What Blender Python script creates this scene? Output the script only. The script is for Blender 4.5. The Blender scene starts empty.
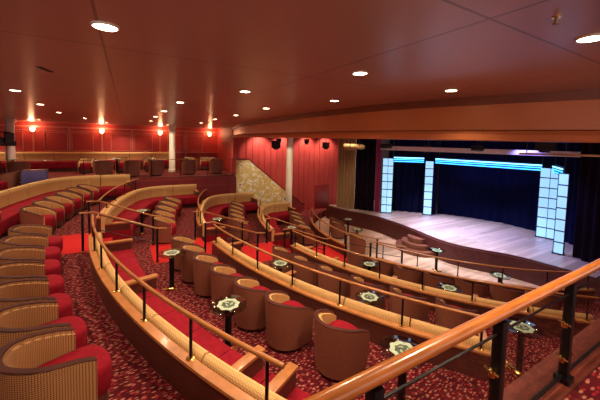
import bpy, bmesh, math, random
from math import sin, cos, pi, radians, sqrt, asin, atan2, tan, acos
from mathutils import Vector, Matrix
random.seed(7)
sc = bpy.context.scene
COL = sc.collection
EYE = 4.2                                   # the camera's height above the dance floor
OS, OL = 12.45, 8.17                        # centre of the concentric tiers (X, Y)

# ------------------------------------------------------------------ materials
def new_mat(name):
    m = bpy.data.materials.new(name); m.use_nodes = True
    nt = m.node_tree; b = nt.nodes['Principled BSDF']
    return m, nt, b
def noise_vary(nt, scale, stretch=(1, 1, 1), detail=3):
    tc = nt.nodes.new('ShaderNodeTexCoord'); mp = nt.nodes.new('ShaderNodeMapping')
    mp.inputs['Scale'].default_value = stretch
    n = nt.nodes.new('ShaderNodeTexNoise'); n.inputs['Scale'].default_value = scale; n.inputs['Detail'].default_value = detail
    nt.links.new(tc.outputs['Object'], mp.inputs['Vector']); nt.links.new(mp.outputs['Vector'], n.inputs['Vector'])
    return n, mp, tc
def ramp(nt, src, stops):
    r = nt.nodes.new('ShaderNodeValToRGB'); e = r.color_ramp.elements
    while len(e) < len(stops): e.new(0.5)
    for i, (p, c) in enumerate(stops):
        e[i].position = p; e[i].color = (*c, 1) if len(c) == 3 else c
    nt.links.new(src, r.inputs['Fac']); return r
def mat(name, col, rough=0.5, metal=0.0, vary=0.12, scale=6, stretch=(1, 1, 1), bump=0.0, sheen=0.0, coat=0.0, spec=None):
    m, nt, b = new_mat(name)
    n, mp, tc = noise_vary(nt, scale, stretch)
    lo = tuple(c * (1 - vary) for c in col); hi = tuple(min(1, c * (1 + vary)) for c in col)
    r = ramp(nt, n.outputs['Fac'], [(0.3, lo), (0.7, hi)])
    nt.links.new(r.outputs['Color'], b.inputs['Base Color'])
    b.inputs['Roughness'].default_value = rough; b.inputs['Metallic'].default_value = metal
    if sheen: b.inputs['Sheen Weight'].default_value = sheen
    if coat: b.inputs['Coat Weight'].default_value = coat; b.inputs['Coat Roughness'].default_value = 0.12
    if spec is not None: b.inputs['Specular IOR Level'].default_value = spec
    if bump:
        bp = nt.nodes.new('ShaderNodeBump'); bp.inputs['Strength'].default_value = bump; bp.inputs['Distance'].default_value = 0.01
        nt.links.new(n.outputs['Fac'], bp.inputs['Height']); nt.links.new(bp.outputs['Normal'], b.inputs['Normal'])
    return m
def emit(name, col, strength):
    m, nt, b = new_mat(name)
    b.inputs['Base Color'].default_value = (*col, 1)
    b.inputs['Emission Color'].default_value = (*col, 1); b.inputs['Emission Strength'].default_value = strength
    return m
def weave_mat(name, col, dark, scale, rough=0.75, polar=False):
    m, nt, b = new_mat(name)
    tc = nt.nodes.new('ShaderNodeTexCoord')
    v = nt.nodes.new('ShaderNodeTexVoronoi'); v.inputs['Scale'].default_value = scale; v.inputs['Randomness'].default_value = 0.0
    if polar:
        sx = nt.nodes.new('ShaderNodeSeparateXYZ'); at = nt.nodes.new('ShaderNodeMath'); at.operation = 'ARCTAN2'
        ml = nt.nodes.new('ShaderNodeMath'); ml.operation = 'MULTIPLY'; ml.inputs[1].default_value = 0.3; cx = nt.nodes.new('ShaderNodeCombineXYZ')
        nt.links.new(tc.outputs['Object'], sx.inputs[0]); nt.links.new(sx.outputs['Y'], at.inputs[0]); nt.links.new(sx.outputs['X'], at.inputs[1])
        nt.links.new(at.outputs[0], ml.inputs[0]); nt.links.new(ml.outputs[0], cx.inputs['X']); nt.links.new(sx.outputs['Z'], cx.inputs['Y'])
        v.voronoi_dimensions = '2D'; nt.links.new(cx.outputs[0], v.inputs['Vector'])
    else: nt.links.new(tc.outputs['Object'], v.inputs['Vector'])
    r = ramp(nt, v.outputs['Distance'], [(0.32, col), (0.55, dark)])
    nt.links.new(r.outputs['Color'], b.inputs['Base Color']); b.inputs['Roughness'].default_value = rough
    bp = nt.nodes.new('ShaderNodeBump'); bp.inputs['Strength'].default_value = 0.35; bp.inputs['Distance'].default_value = 0.004; bp.invert = True
    nt.links.new(v.outputs['Distance'], bp.inputs['Height']); nt.links.new(bp.outputs['Normal'], b.inputs['Normal'])
    return m
def carpet_mat(name):
    m, nt, b = new_mat(name); L = nt.links; N = nt.nodes
    tc = N.new('ShaderNodeTexCoord')
    def leaves(rot, scale, seed, lo, hi):
        mp = N.new('ShaderNodeMapping'); mp.inputs['Rotation'].default_value = (0, 0, rot); mp.inputs['Scale'].default_value = (scale, scale * 2.4, scale)
        mp.inputs['Location'].default_value = (seed, seed * 1.7, 0.37)
        L.new(tc.outputs['Object'], mp.inputs['Vector'])
        v = N.new('ShaderNodeTexVoronoi'); v.voronoi_dimensions = '2D'; v.inputs['Scale'].default_value = 1.0; v.inputs['Randomness'].default_value = 0.9
        L.new(mp.outputs['Vector'], v.inputs['Vector'])
        r = ramp(nt, v.outputs['Distance'], [(lo, (1, 1, 1)), (hi, (0, 0, 0))])
        return r.outputs['Color']
    a = leaves(0.6, 8.6, 3.1, 0.14, 0.19); c = leaves(-0.8, 8.0, 8.3, 0.12, 0.17); d = leaves(1.9, 8.8, 5.7, 0.14, 0.2)
    nz = N.new('ShaderNodeTexNoise'); nz.inputs['Scale'].default_value = 9.0; nz.inputs['Detail'].default_value = 1
    L.new(tc.outputs['Object'], nz.inputs['Vector'])
    vine = ramp(nt, nz.outputs['Fac'], [(0.47, (0, 0, 0)), (0.495, (1, 1, 1)), (0.505, (1, 1, 1)), (0.53, (0, 0, 0))])
    base = ramp(nt, nz.outputs['Fac'], [(0.3, (0.052, 0.003, 0.006)), (0.7, (0.085, 0.004, 0.008))])
    def mix(fac, x, y, k=1.0):
        mx = N.new('ShaderNodeMix'); mx.data_type = 'RGBA'
        if k < 1:
            mm = N.new('ShaderNodeMath'); mm.operation = 'MULTIPLY'; mm.inputs[1].default_value = k
            L.new(fac, mm.inputs[0]); fac = mm.outputs[0]
        L.new(fac, mx.inputs['Factor']); L.new(x, mx.inputs['A'])
        if isinstance(y, tuple): mx.inputs['B'].default_value = (*y, 1)
        else: L.new(y, mx.inputs['B'])
        return mx.outputs['Result']
    o = mix(vine.outputs['Color'], base.outputs['Color'], (0.22, 0.03, 0.028), 0.5)
    o = mix(d, o, (0.26, 0.012, 0.02)); o = mix(a, o, (0.44, 0.17, 0.11), 0.85); o = mix(c, o, (0.34, 0.09, 0.065), 0.85)
    L.new(o, b.inputs['Base Color']); b.inputs['Roughness'].default_value = 0.95; b.inputs['Specular IOR Level'].default_value = 0.15
    return m
def seam_mat(name, col, rough, metal, bw, bh, mortar, dark=0.45, vary=0.1, spec=0.5, offs=0.0, msize=0.012, org=(0, 0)):
    m, nt, b = new_mat(name)
    tc = nt.nodes.new('ShaderNodeTexCoord')
    br = nt.nodes.new('ShaderNodeTexBrick'); br.offset = offs; br.squash = 1.0
    br.inputs['Scale'].default_value = 1.0; br.inputs['Brick Width'].default_value = bw; br.inputs['Row Height'].default_value = bh
    br.inputs['Mortar Size'].default_value = msize; br.inputs['Mortar Smooth'].default_value = 0.2
    br.inputs['Color1'].default_value = (*[c * (1 - vary) for c in col], 1); br.inputs['Color2'].default_value = (*[c * (1 + vary) for c in col], 1)
    br.inputs['Mortar'].default_value = (*[c * dark for c in col], 1)
    mp = nt.nodes.new('ShaderNodeMapping'); mp.inputs['Location'].default_value = (-org[0], -org[1], 0)
    nt.links.new(tc.outputs['Object'], mp.inputs['Vector']); nt.links.new(mp.outputs['Vector'], br.inputs['Vector']); nt.links.new(br.outputs['Color'], b.inputs['Base Color'])
    n = nt.nodes.new('ShaderNodeTexNoise'); n.inputs['Scale'].default_value = 1.6; n.inputs['Detail'].default_value = 4
    nt.links.new(tc.outputs['Object'], n.inputs['Vector'])
    r = ramp(nt, n.outputs['Fac'], [(0.3, (rough * 0.93,) * 3), (0.7, (rough * 1.07,) * 3)])
    nt.links.new(r.outputs['Color'], b.inputs['Roughness'])
    b.inputs['Metallic'].default_value = metal; b.inputs['Specular IOR Level'].default_value = spec
    return m
def mosaic_mat(name):
    m, nt, b = new_mat(name)
    tc = nt.nodes.new('ShaderNodeTexCoord')
    v = nt.nodes.new('ShaderNodeTexVoronoi'); v.inputs['Scale'].default_value = 7.0
    nt.links.new(tc.outputs['Object'], v.inputs['Vector'])
    n = nt.nodes.new('ShaderNodeTexNoise'); n.inputs['Scale'].default_value = 5.0; n.inputs['Detail'].default_value = 6
    nt.links.new(tc.outputs['Object'], n.inputs['Vector'])
    r1 = ramp(nt, v.outputs['Distance'], [(0.0, (0.82, 0.75, 0.55)), (0.25, (0.76, 0.60, 0.28)), (0.5, (0.62, 0.43, 0.15))])
    r2 = ramp(nt, n.outputs['Fac'], [(0.55, (0, 0, 0)), (0.62, (1, 1, 1))])
    mx = nt.nodes.new('ShaderNodeMix'); mx.data_type = 'RGBA'
    nt.links.new(r2.outputs['Color'], mx.inputs['Factor']); nt.links.new(r1.outputs['Color'], mx.inputs['A'])
    mx.inputs['B'].default_value = (0.85, 0.80, 0.68, 1)
    r3 = ramp(nt, n.outputs['Fac'], [(0.66, (0, 0, 0)), (0.70, (1, 1, 1))])
    m2 = nt.nodes.new('ShaderNodeMix'); m2.data_type = 'RGBA'; m2.inputs['B'].default_value = (0.10, 0.11, 0.16, 1)
    nt.links.new(r3.outputs['Color'], m2.inputs['Factor']); nt.links.new(mx.outputs['Result'], m2.inputs['A']); mx = m2
    nt.links.new(mx.outputs['Result'], b.inputs['Base Color']); b.inputs['Roughness'].default_value = 0.5
    return m
def glass_mat(name, tint, refl=0.12, rough=0.02):
    m = bpy.data.materials.new(name); m.use_nodes = True; nt = m.node_tree; nt.nodes.clear()
    out = nt.nodes.new('ShaderNodeOutputMaterial'); t = nt.nodes.new('ShaderNodeBsdfTransparent'); t.inputs['Color'].default_value = (*tint, 1)
    g = nt.nodes.new('ShaderNodeBsdfGlossy'); g.inputs['Roughness'].default_value = rough; g.inputs['Color'].default_value = (0.9, 0.95, 0.95, 1)
    fr = nt.nodes.new('ShaderNodeLayerWeight'); fr.inputs['Blend'].default_value = 0.5
    pw = nt.nodes.new('ShaderNodeMath'); pw.operation = 'POWER'; pw.inputs[1].default_value = 4.0
    ml = nt.nodes.new('ShaderNodeMath'); ml.operation = 'MULTIPLY_ADD'; ml.inputs[1].default_value = refl * 5; ml.inputs[2].default_value = refl * 0.3
    mx = nt.nodes.new('ShaderNodeMixShader')
    nt.links.new(fr.outputs['Facing'], pw.inputs[0]); nt.links.new(pw.outputs[0], ml.inputs[0]); nt.links.new(ml.outputs[0], mx.inputs['Fac'])
    nt.links.new(t.outputs[0], mx.inputs[1]); nt.links.new(g.outputs[0], mx.inputs[2]); nt.links.new(mx.outputs[0], out.inputs['Surface'])
    return m

M = {}
M['carpet'] = carpet_mat('carpet_leaf')
M['carpet_red'] = mat('carpet_plain_red', (0.46, 0.018, 0.018), 0.95, vary=0.15, scale=40, spec=0.1)
M['ceiling'] = seam_mat('ceiling_copper', (0.46, 0.245, 0.20), 0.30, 0.15, 1.5, 1.5, 0.01, dark=0.4, vary=0.04, spec=0.5, msize=0.008, org=(1.38, 0.76))
M['fascia'] = mat('fascia_paint', (0.58, 0.185, 0.065), 0.4, vary=0.08, scale=2, coat=0.1)
M['fascia_dark'] = mat('fascia_band', (0.20, 0.06, 0.03), 0.4, vary=0.1, scale=2)
M['wood_rail'] = mat('rail_wood', (0.52, 0.165, 0.030), 0.28, vary=0.25, scale=5, stretch=(1, 12, 12), coat=0.4)
M['wood_thin'] = mat('thin_rail_wood', (0.36, 0.135, 0.035), 0.35, vary=0.2, scale=5, coat=0.2)
M['wood_gold'] = mat('ledge_wood', (0.40, 0.155, 0.045), 0.32, vary=0.2, scale=4, stretch=(2, 2, 10), coat=0.3)
M['wood_dark'] = mat('dark_wood', (0.085, 0.024, 0.016), 0.35, vary=0.3, scale=6, stretch=(1, 1, 6), coat=0.2)
M['rim_wood'] = mat('rim_wood', (0.065, 0.017, 0.011), 0.6, vary=0.2, scale=6, spec=0.2)
M['wood_red'] = mat('red_wood', (0.11, 0.022, 0.012), 0.5, vary=0.3, scale=5, stretch=(1, 8, 8), spec=0.25)
M['maroon'] = mat('maroon_panel', (0.24, 0.020, 0.022), 0.45, vary=0.12, scale=3)
M['velvet'] = mat('red_velvet', (0.23, 0.006, 0.015), 0.85, vary=0.15, scale=14, spec=0.12)
M['leather'] = mat('brown_leather', (0.235, 0.078, 0.044), 0.55, vary=0.10, scale=30, bump=0.08)
M['tan'] = weave_mat('tan_fabric', (0.74, 0.47, 0.19), (0.52, 0.29, 0.09), 55)
M['weave'] = weave_mat('wicker_weave', (0.50, 0.25, 0.085), (0.11, 0.034, 0.012), 62, polar=True)
M['black'] = mat('black_metal', (0.012, 0.011, 0.012), 0.35, metal=0.5, vary=0.2)
M['blackmatt'] = mat('black_matt', (0.012, 0.010, 0.014), 0.85, vary=0.2)
M['brass'] = mat('brass', (0.75, 0.47, 0.14), 0.22, metal=1.0, vary=0.08)
M['chrome'] = mat('chrome', (0.75, 0.75, 0.72), 0.15, metal=1.0, vary=0.05)
M['redwall'] = mat('red_wall_cloth', (0.46, 0.055, 0.045), 0.75, vary=0.12, scale=3, stretch=(4, 4, 0.3))
M['redpanel'] = mat('red_wall_panel', (0.34, 0.025, 0.022), 0.6, vary=0.12, scale=2)
M['moulding'] = mat('wall_moulding', (0.50, 0.14, 0.10), 0.4, vary=0.1)
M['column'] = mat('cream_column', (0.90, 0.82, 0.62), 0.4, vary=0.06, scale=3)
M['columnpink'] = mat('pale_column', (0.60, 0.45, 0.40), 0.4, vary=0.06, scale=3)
M['mosaic'] = mosaic_mat('floral_mosaic')
M['goldcurtain'] = mat('gold_curtain', (0.27, 0.165, 0.06), 0.75, vary=0.25, scale=5, stretch=(6, 6, 0.2), sheen=0.3)
M['blackcurtain'] = mat('black_curtain', (0.007, 0.003, 0.008), 0.95, vary=0.25, scale=4, stretch=(5, 5, 0.3), spec=0.08)
M['navycurtain'] = mat('navy_curtain', (0.003, 0.005, 0.030), 0.95, vary=0.25, scale=4, stretch=(5, 5, 0.3), spec=0.08)
M['magenta'] = mat('magenta_lit_curtain', (0.22, 0.01, 0.07), 0.85, vary=0.25, scale=4, stretch=(5, 5, 0.3))  # magenta light on the dark side drape, put into the cloth colour
M['stagefloor'] = seam_mat('stage_boards', (0.43, 0.32, 0.28), 0.36, 0, 2.2, 0.16, 0.01, dark=0.5, vary=0.24, offs=0.5, msize=0.006)
M['dancefloor'] = seam_mat('dance_parquet', (0.50, 0.33, 0.22), 0.3, 0, 0.9, 0.12, 0.01, dark=0.6, vary=0.25, offs=0.5, msize=0.004)
M['step_wood'] = mat('step_wood', (0.15, 0.05, 0.026), 0.35, vary=0.2, scale=5)
M['stageface'] = mat('stage_face', (0.075, 0.014, 0.014), 0.5, vary=0.2)
M['glass_top'] = glass_mat('table_glass', (0.72, 0.77, 0.71), 0.12)
M['glass'] = glass_mat('rail_glass', (0.90, 0.93, 0.92), 0.05)
M['emblem'] = mat('etched_green', (0.36, 0.45, 0.30), 0.4, vary=0.15, scale=20)
M['emblem_dark'] = mat('etched_dark', (0.06, 0.075, 0.05), 0.4, vary=0.2, scale=20)
M['lamp'] = emit('lamp_glow', (1.0, 0.78, 0.48), 14)
M['sconce'] = emit('sconce_glow', (1.0, 0.50, 0.22), 6)
M['ledpanel'] = emit('tower_glow', (0.34, 0.68, 1.0), 0.42)
M['tube'] = emit('blue_tube', (0.03, 0.30, 1.0), 2.4)
M['tubewhite'] = emit('pale_tube', (0.16, 0.55, 1.0), 2.0)
M['goldbody'] = mat('tan_enamel', (0.30, 0.18, 0.07), 0.45, vary=0.1)
M['lilac'] = mat('grey_beam', (0.62, 0.54, 0.60), 0.5, vary=0.1)
M['white'] = mat('white_trim', (0.7, 0.6, 0.5), 0.4, vary=0.05)
M['paper'] = mat('white_cloth', (0.75, 0.72, 0.68), 0.7, vary=0.05)
M['bluecloth'] = mat('blue_violet_cloth', (0.06, 0.045, 0.16), 0.7, vary=0.15)

# ------------------------------------------------------------------ mesh helpers
class MB:
    def __init__(s): s.v = []; s.f = []; s.smooth = True
    def add(s, vs, fs):
        o = len(s.v); s.v += [tuple(p) for p in vs]; s.f += [tuple(i + o for i in f) for f in fs]; return s
    def box(s, x0, x1, y0, y1, z0, z1):
        return s.add([(x0, y0, z0), (x1, y0, z0), (x1, y1, z0), (x0, y1, z0), (x0, y0, z1), (x1, y0, z1), (x1, y1, z1), (x0, y1, z1)],
                     [(3, 2, 1, 0), (4, 5, 6, 7), (0, 1, 5, 4), (1, 2, 6, 5), (2, 3, 7, 6), (3, 0, 4, 7)])
    def obox(s, c, u, v, w, hu, hv, hw):
        c = Vector(c); u = Vector(u).normalized() * hu; v = Vector(v).normalized() * hv; w = Vector(w).normalized() * hw
        P = [c + a * u + b * v + d * w for d in (-1, 1) for (a, b) in ((-1, -1), (1, -1), (1, 1), (-1, 1))]
        return s.add(P, [(3, 2, 1, 0), (4, 5, 6, 7), (0, 1, 5, 4), (1, 2, 6, 5), (2, 3, 7, 6), (3, 0, 4, 7)])
    def lathe(s, prof, c=(0, 0, 0), n=20, cap=True):
        cx, cy, cz = c; vs = []; fs = []
        for r, z in prof:
            for i in range(n): vs.append((cx + r * cos(2 * pi * i / n), cy + r * sin(2 * pi * i / n), cz + z))
        for j in range(len(prof) - 1):
            for i in range(n):
                k = (i + 1) % n; fs.append((j * n + i, j * n + k, (j + 1) * n + k, (j + 1) * n + i))
        if cap:
            fs.append(tuple(range(n - 1, -1, -1))); fs.append(tuple((len(prof) - 1) * n + i for i in range(n)))
        return s.add(vs, fs)
    def tube(s, pts, r, n=8):
        pts = [Vector(p) for p in pts]; vs = []; fs = []
        for i, p in enumerate(pts):
            t = (pts[min(i + 1, len(pts) - 1)] - pts[max(i - 1, 0)]).normalized()
            a = t.cross(Vector((0, 0, 1)))
            if a.length < 1e-4: a = Vector((1, 0, 0))
            a.normalize(); b = a.cross(t)
            for k in range(n): vs.append(p + a * r * cos(2 * pi * k / n) + b * r * sin(2 * pi * k / n))
        for i in range(len(pts) - 1):
            for k in range(n):
                q = (k + 1) % n; fs.append((i * n + k, i * n + q, (i + 1) * n + q, (i + 1) * n + k))
        fs.append(tuple(range(n - 1, -1, -1))); fs.append(tuple((len(pts) - 1) * n + k for k in range(n)))
        return s.add(vs, fs)
    def sweep(s, path, prof, zs=None):
        """path: plan points; prof: closed loop of (offset to the right of travel, z); zs: height added per point"""
        n = len(path); m = len(prof); vs = []; fs = []
        nr = normals(path)
        for i, (x, y) in enumerate(path):
            dz = zs[i] if zs else 0
            for d, z in prof: vs.append((x + nr[i][0] * d, y + nr[i][1] * d, z + dz))
        for i in range(n - 1):
            for k in range(m):
                q = (k + 1) % m; fs.append((i * m + k, i * m + q, (i + 1) * m + q, (i + 1) * m + k))
        fs.append(tuple(range(m - 1, -1, -1))); fs.append(tuple((n - 1) * m + k for k in range(m)))
        return s.add(vs, fs)
    def prism(s, poly, z0, z1):
        n = len(poly)
        return s.add([(x, y, z0) for x, y in poly] + [(x, y, z1) for x, y in poly],
                     [tuple(range(n - 1, -1, -1)), tuple(range(n, 2 * n))] + [(i, (i + 1) % n, n + (i + 1) % n, n + i) for i in range(n)])
    def loft(s, rings):
        n = len(rings[0]); vs = [p for r in rings for p in r]; fs = []
        for j in range(len(rings) - 1):
            for i in range(n):
                k = (i + 1) % n; fs.append((j * n + i, j * n + k, (j + 1) * n + k, (j + 1) * n + i))
        fs.append(tuple(range(n - 1, -1, -1))); fs.append(tuple((len(rings) - 1) * n + i for i in range(n)))
        return s.add(vs, fs)
    def build(s, name, material, parent=None, bevel=0.0, smooth=40, loc=None):
        o = Vector((0, 0, 0))
        if loc is not None: o = Vector(loc)
        elif parent is not None and parent.get('_world'): o = parent_world(parent)
        me = bpy.data.meshes.new(name); me.from_pydata([tuple(Vector(p) - o) for p in s.v], [], s.f); me.update()
        bm = bmesh.new(); bm.from_mesh(me); bmesh.ops.recalc_face_normals(bm, faces=bm.faces)
        if bevel: bmesh.ops.bevel(bm, geom=[e for e in bm.edges if e.is_manifold and e.calc_face_angle(0) > 0.7], offset=bevel, segments=2, profile=0.6, affect='EDGES', clamp_overlap=True)
        for f in bm.faces: f.smooth = smooth > 0
        if smooth > 0:
            for e in bm.edges:
                if not e.is_manifold or e.calc_face_angle(0) > radians(smooth): e.smooth = False
        bm.to_mesh(me); bm.free()
        me.materials.append(M[material])
        ob = bpy.data.objects.new(name, me); COL.objects.link(ob)
        if parent is not None: ob.parent = parent
        elif loc is not None: ob.location = o
        return ob
def normals(path):
    out = []
    n = len(path)
    for i in range(n):
        def seg(a, b):
            dx, dy = path[b][0] - path[a][0], path[b][1] - path[a][1]; l = sqrt(dx * dx + dy * dy) or 1
            return (dy / l, -dx / l)
        if i == 0: nx, ny = seg(0, 1)
        elif i == n - 1: nx, ny = seg(n - 2, n - 1)
        else:
            a = seg(i - 1, i); b = seg(i, i + 1); k = 1 + a[0] * b[0] + a[1] * b[1]
            nx, ny = (a[0] + b[0]) / k, (a[1] + b[1]) / k
        out.append((nx, ny))
    return out
def parent_world(p):
    v = Vector((0, 0, 0))
    while p is not None: v += Vector(p.location); p = p.parent
    return v
def tag(o, label, cat, group=None, kind=None):
    o['label'] = label; o['category'] = cat
    if group: o['group'] = group
    if kind: o['kind'] = kind
    return o
def thing(name, label, cat, loc=(0, 0, 0), rz=0.0, group=None, world=False):
    o = bpy.data.objects.new(name, None); COL.objects.link(o); o.location = loc; o.rotation_euler = (0, 0, rz)
    o.empty_display_size = 0.1
    tag(o, label, cat, group)
    if world: o['_world'] = 1
    return o
def struct(o, label=None):
    o['kind'] = 'structure'
    if label: o['label'] = label
    return o
def dup(root, loc, rz, label, group=None):
    r = root.copy(); COL.objects.link(r); r.location = loc; r.rotation_euler = (0, 0, rz); r['label'] = label
    if group: r['group'] = group
    for ch in list(root.children):
        c = ch.copy(); COL.objects.link(c); c.parent = r
        for g in list(ch.children):
            d = g.copy(); COL.objects.link(d); d.parent = c
    return r
ORD = ['first', 'second', 'third', 'fourth', 'fifth', 'sixth', 'seventh', 'eighth', 'ninth', 'tenth', 'eleventh', 'twelfth', 'thirteenth', 'fourteenth', 'fifteenth', 'sixteenth']
def Z(rel): return rel + EYE                 # heights below are noted relative to the eye
def arc_pts(r, t0, t1, step=2.0, c=(OS, OL)):
    n = max(2, int(abs(t1 - t0) * r * pi / 180 / 0.16) + 1)
    return [(c[0] + r * cos(radians(t0 + (t1 - t0) * i / n)), c[1] + r * sin(radians(t0 + (t1 - t0) * i / n))) for i in range(n + 1)]
def ang_at_l(r, l): return 180 - math.degrees(asin(max(-1, min(1, (l - OL) / r))))
def s_at(r, l): return OS - sqrt(max(r * r - (l - OL) ** 2, 0.0))
def plen(path): return sum(math.dist(path[i], path[i + 1]) for i in range(len(path) - 1))
def at_len(path, d):
    for i in range(len(path) - 1):
        L = math.dist(path[i], path[i + 1])
        if d <= L or i == len(path) - 2:
            t = d / L; a, b = path[i], path[i + 1]
            tx, ty = (b[0] - a[0]) / L, (b[1] - a[1]) / L
            return (a[0] + (b[0] - a[0]) * t, a[1] + (b[1] - a[1]) * t), (tx, ty)
        d -= L
def sub_path(path, d0, d1, n=6): return [at_len(path, d0 + (d1 - d0) * i / n)[0] for i in range(n + 1)]

# ------------------------------------------------------------------ levels
FLOOR = {'A0': -1.97, 'A': -2.42, 'B': -2.92, 'C': -3.37, 'D': -3.85, 'E': -4.20}
RAD = {0: 15.6, 1: 13.1, 2: 10.62, 3: 8.4, 4: 6.1}
UP = {0: 'A0', 1: 'A', 2: 'B', 3: 'C', 4: 'D'}; LOW = {0: 'A', 1: 'B', 2: 'C', 3: 'D', 4: 'E'}
TIERNAME = {'A0': 'topmost tier', 'A': 'upper tier', 'B': 'second tier', 'C': 'third tier', 'D': 'fourth tier', 'E': 'dance floor'}
NEAR_L, FAR_L = 0.86, 13.90                 # edges of the sunken auditorium
AIS0, AIS1 = 7.45, 8.85                     # centre aisle
AIS = {0: (7.45, 8.85), 1: (7.45, 8.85), 2: (7.45, 8.85), 3: (7.45, 8.85), 4: (6.55, 7.65)}
FARC = {0: (13.72, 0.1, 1.4), 1: (13.55, 2.6, 1.4), 2: (13.2, 5.1, 1.3), 3: (12.65, 6.75, 1.3)}
NEAREND = {1: 1.85, 2: 1.85, 3: 1.75, 4: 2.6}

def tier_floor(name, r_out, r_in, zt, zb, label, s_min=None, s_max=None):
    ls = [NEAR_L + (FAR_L - NEAR_L) * i / 60 for i in range(61)]
    mb = MB(); vs = []
    for l in ls:
        a = s_at(r_out, l) if r_out else s_min
        b = s_at(r_in, l) if r_in else s_max
        vs += [(a, l, zb), (b, l, zb), (a, l, zt), (b, l, zt)]
    fs = []
    for i in range(60):
        p, q = i * 4, i * 4 + 4
        fs += [(p + 2, p + 3, q + 3, q + 2), (p, q, q + 1, p + 1), (p + 1, q + 1, q + 3, p + 3), (p, p + 2, q + 2, q)]
    fs += [(0, 1, 3, 2), (240, 242, 243, 241)]
    mb.add(vs, fs)
    return mb.build(name, 'carpet', smooth=30)
for k, (up, ro, ri) in enumerate([('A0', None, RAD[0]), ('A', RAD[0], RAD[1]), ('B', RAD[1], RAD[2]), ('C', RAD[2], RAD[3]), ('D', RAD[3], RAD[4])]):
    struct(tier_floor('floor', ro, ri, Z(FLOOR[up]), Z(-4.5), None, s_min=-9.0), 'leaf patterned dark red carpet of the ' + TIERNAME[up])
mb = MB(); ls = [NEAR_L + (FAR_L - NEAR_L) * i / 60 for i in range(61)]
poly = [(s_at(RAD[4], l) - 0.0, l) for l in ls] + [(11.5, FAR_L), (11.5, NEAR_L)]
struct(mb.prism(poly, -0.3, 0.0).build('floor', 'dancefloor', smooth=0), 'wooden dance floor in front of the stage')
# near terrace (camera side) and far terrace
struct(MB().box(-4.0, 11.0, -3.2, 0.66, Z(-4.5), Z(-1.475)).build('floor', 'carpet', smooth=0), 'red carpet of the near side terrace')
struct(MB().box(-9.0, 4.75, 14.15, 18.5, Z(-4.5), Z(-1.75)).build('floor', 'carpet', smooth=0), 'carpet of the far side terrace')
struct(MB().box(4.75, 12, 13.90, 15.3, Z(-4.5), Z(-4.2)).build('floor', 'carpet', smooth=0), 'low passage floor below the red side wall')
# terrace front wall with sunken panels
mb = MB().box(-9.0, 4.75, 13.90, 14.15, Z(-4.5), Z(-1.78))
for i in range(19):
    x = -8.8 + i * 0.72
    mb.box(x, x + 0.05, 13.87, 13.90, Z(-2.7), Z(-1.85)); mb.box(x + .05, x + 0.72, 13.87, 13.90, Z(-1.93), Z(-1.85)); mb.box(x + .05, x + 0.72, 13.87, 13.90, Z(-2.25), Z(-2.17))
struct(mb.build('wall_terrace_front', 'maroon', smooth=0))
struct(MB().box(-4.0, 11.0, 0.66, 0.84, Z(-4.5), Z(-1.50)).build('wall_near_terrace', 'maroon', smooth=0))

# stairs in the three aisles
def flight(k, l0, l1, material, label, n=3):
    zu, zl = Z(FLOOR[UP[k]]), Z(FLOOR[LOW[k]])
    h = (zu - zl) / n; r = RAD[k]
    for i in range(1, n):
        mb = MB(); N = 8; vs = []; fs = []
        for j in range(N + 1):
            l = l0 + (l1 - l0) * j / N; a = s_at(r, l) - 0.02; b = s_at(r, l) + 0.30 * i
            a = a if i == 1 else s_at(r, l) + 0.30 * (i - 1)
            zt = zu - h * i if True else 0
            vs += [(a, l, zl - .01), (b, l, zl - .01), (a, l, zt), (b, l, zt)]
        for j in range(N):
            p, q = j * 4, j * 4 + 4
            fs += [(p + 2, p + 3, q + 3, q + 2), (p, q, q + 1, p + 1), (p + 1, q + 1, q + 3, p + 3), (p, p + 2, q + 2, q)]
        fs += [(0, 1, 3, 2), (N * 4, N * 4 + 2, N * 4 + 3, N * 4 + 1)]
        mb.add(vs, fs)
        struct(mb.build('floor', material, smooth=30), label)
for k in (0, 1, 2, 3, 4):
    flight(k, *AIS[k], 'carpet_red', 'plain red carpeted step of the centre aisle down to the ' + TIERNAME[LOW[k]])
    if k: flight(k, NEAR_L, NEAREND[k] - 0.1, 'carpet', 'carpeted step of the near aisle down to the ' + TIERNAME[LOW[k]])
    if k == 3: flight(k, FARC[k][0] + 0.15, FAR_L, 'carpet', 'carpeted step of the far aisle down to the ' + TIERNAME[LOW[k]])
# plain red runner of the centre aisle on each level
for k, (up, ro, ri) in enumerate([('A', RAD[0], RAD[1]), ('B', RAD[1], RAD[2]), ('C', RAD[2], RAD[3]), ('D', RAD[3], RAD[4])]):
    mb = MB(); N = 10; vs = []; fs = []
    for j in range(N + 1):
        l = AIS0 + (AIS1 - AIS0) * j / N; a = s_at(ro, l) + 1.15; b = s_at(ri, l)
        vs += [(a, l, Z(FLOOR[up]) - .01), (b + .004, l, Z(FLOOR[up]) - .01), (a, l, Z(FLOOR[up]) + .008), (b + .004, l, Z(FLOOR[up]) + .008)]
    for j in range(N):
        p, q = j * 4, j * 4 + 4
        fs += [(p + 2, p + 3, q + 3, q + 2), (p, q, q + 1, p + 1), (p + 1, q + 1, q + 3, p + 3), (p, p + 2, q + 2, q)]
    fs += [(0, 1, 3, 2), (N * 4, N * 4 + 2, N * 4 + 3, N * 4 + 1)]
    struct(mb.add(vs, fs).build('floor', 'carpet_red', smooth=30), 'plain bright red carpet of the centre aisle on the ' + TIERNAME[up])

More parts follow.
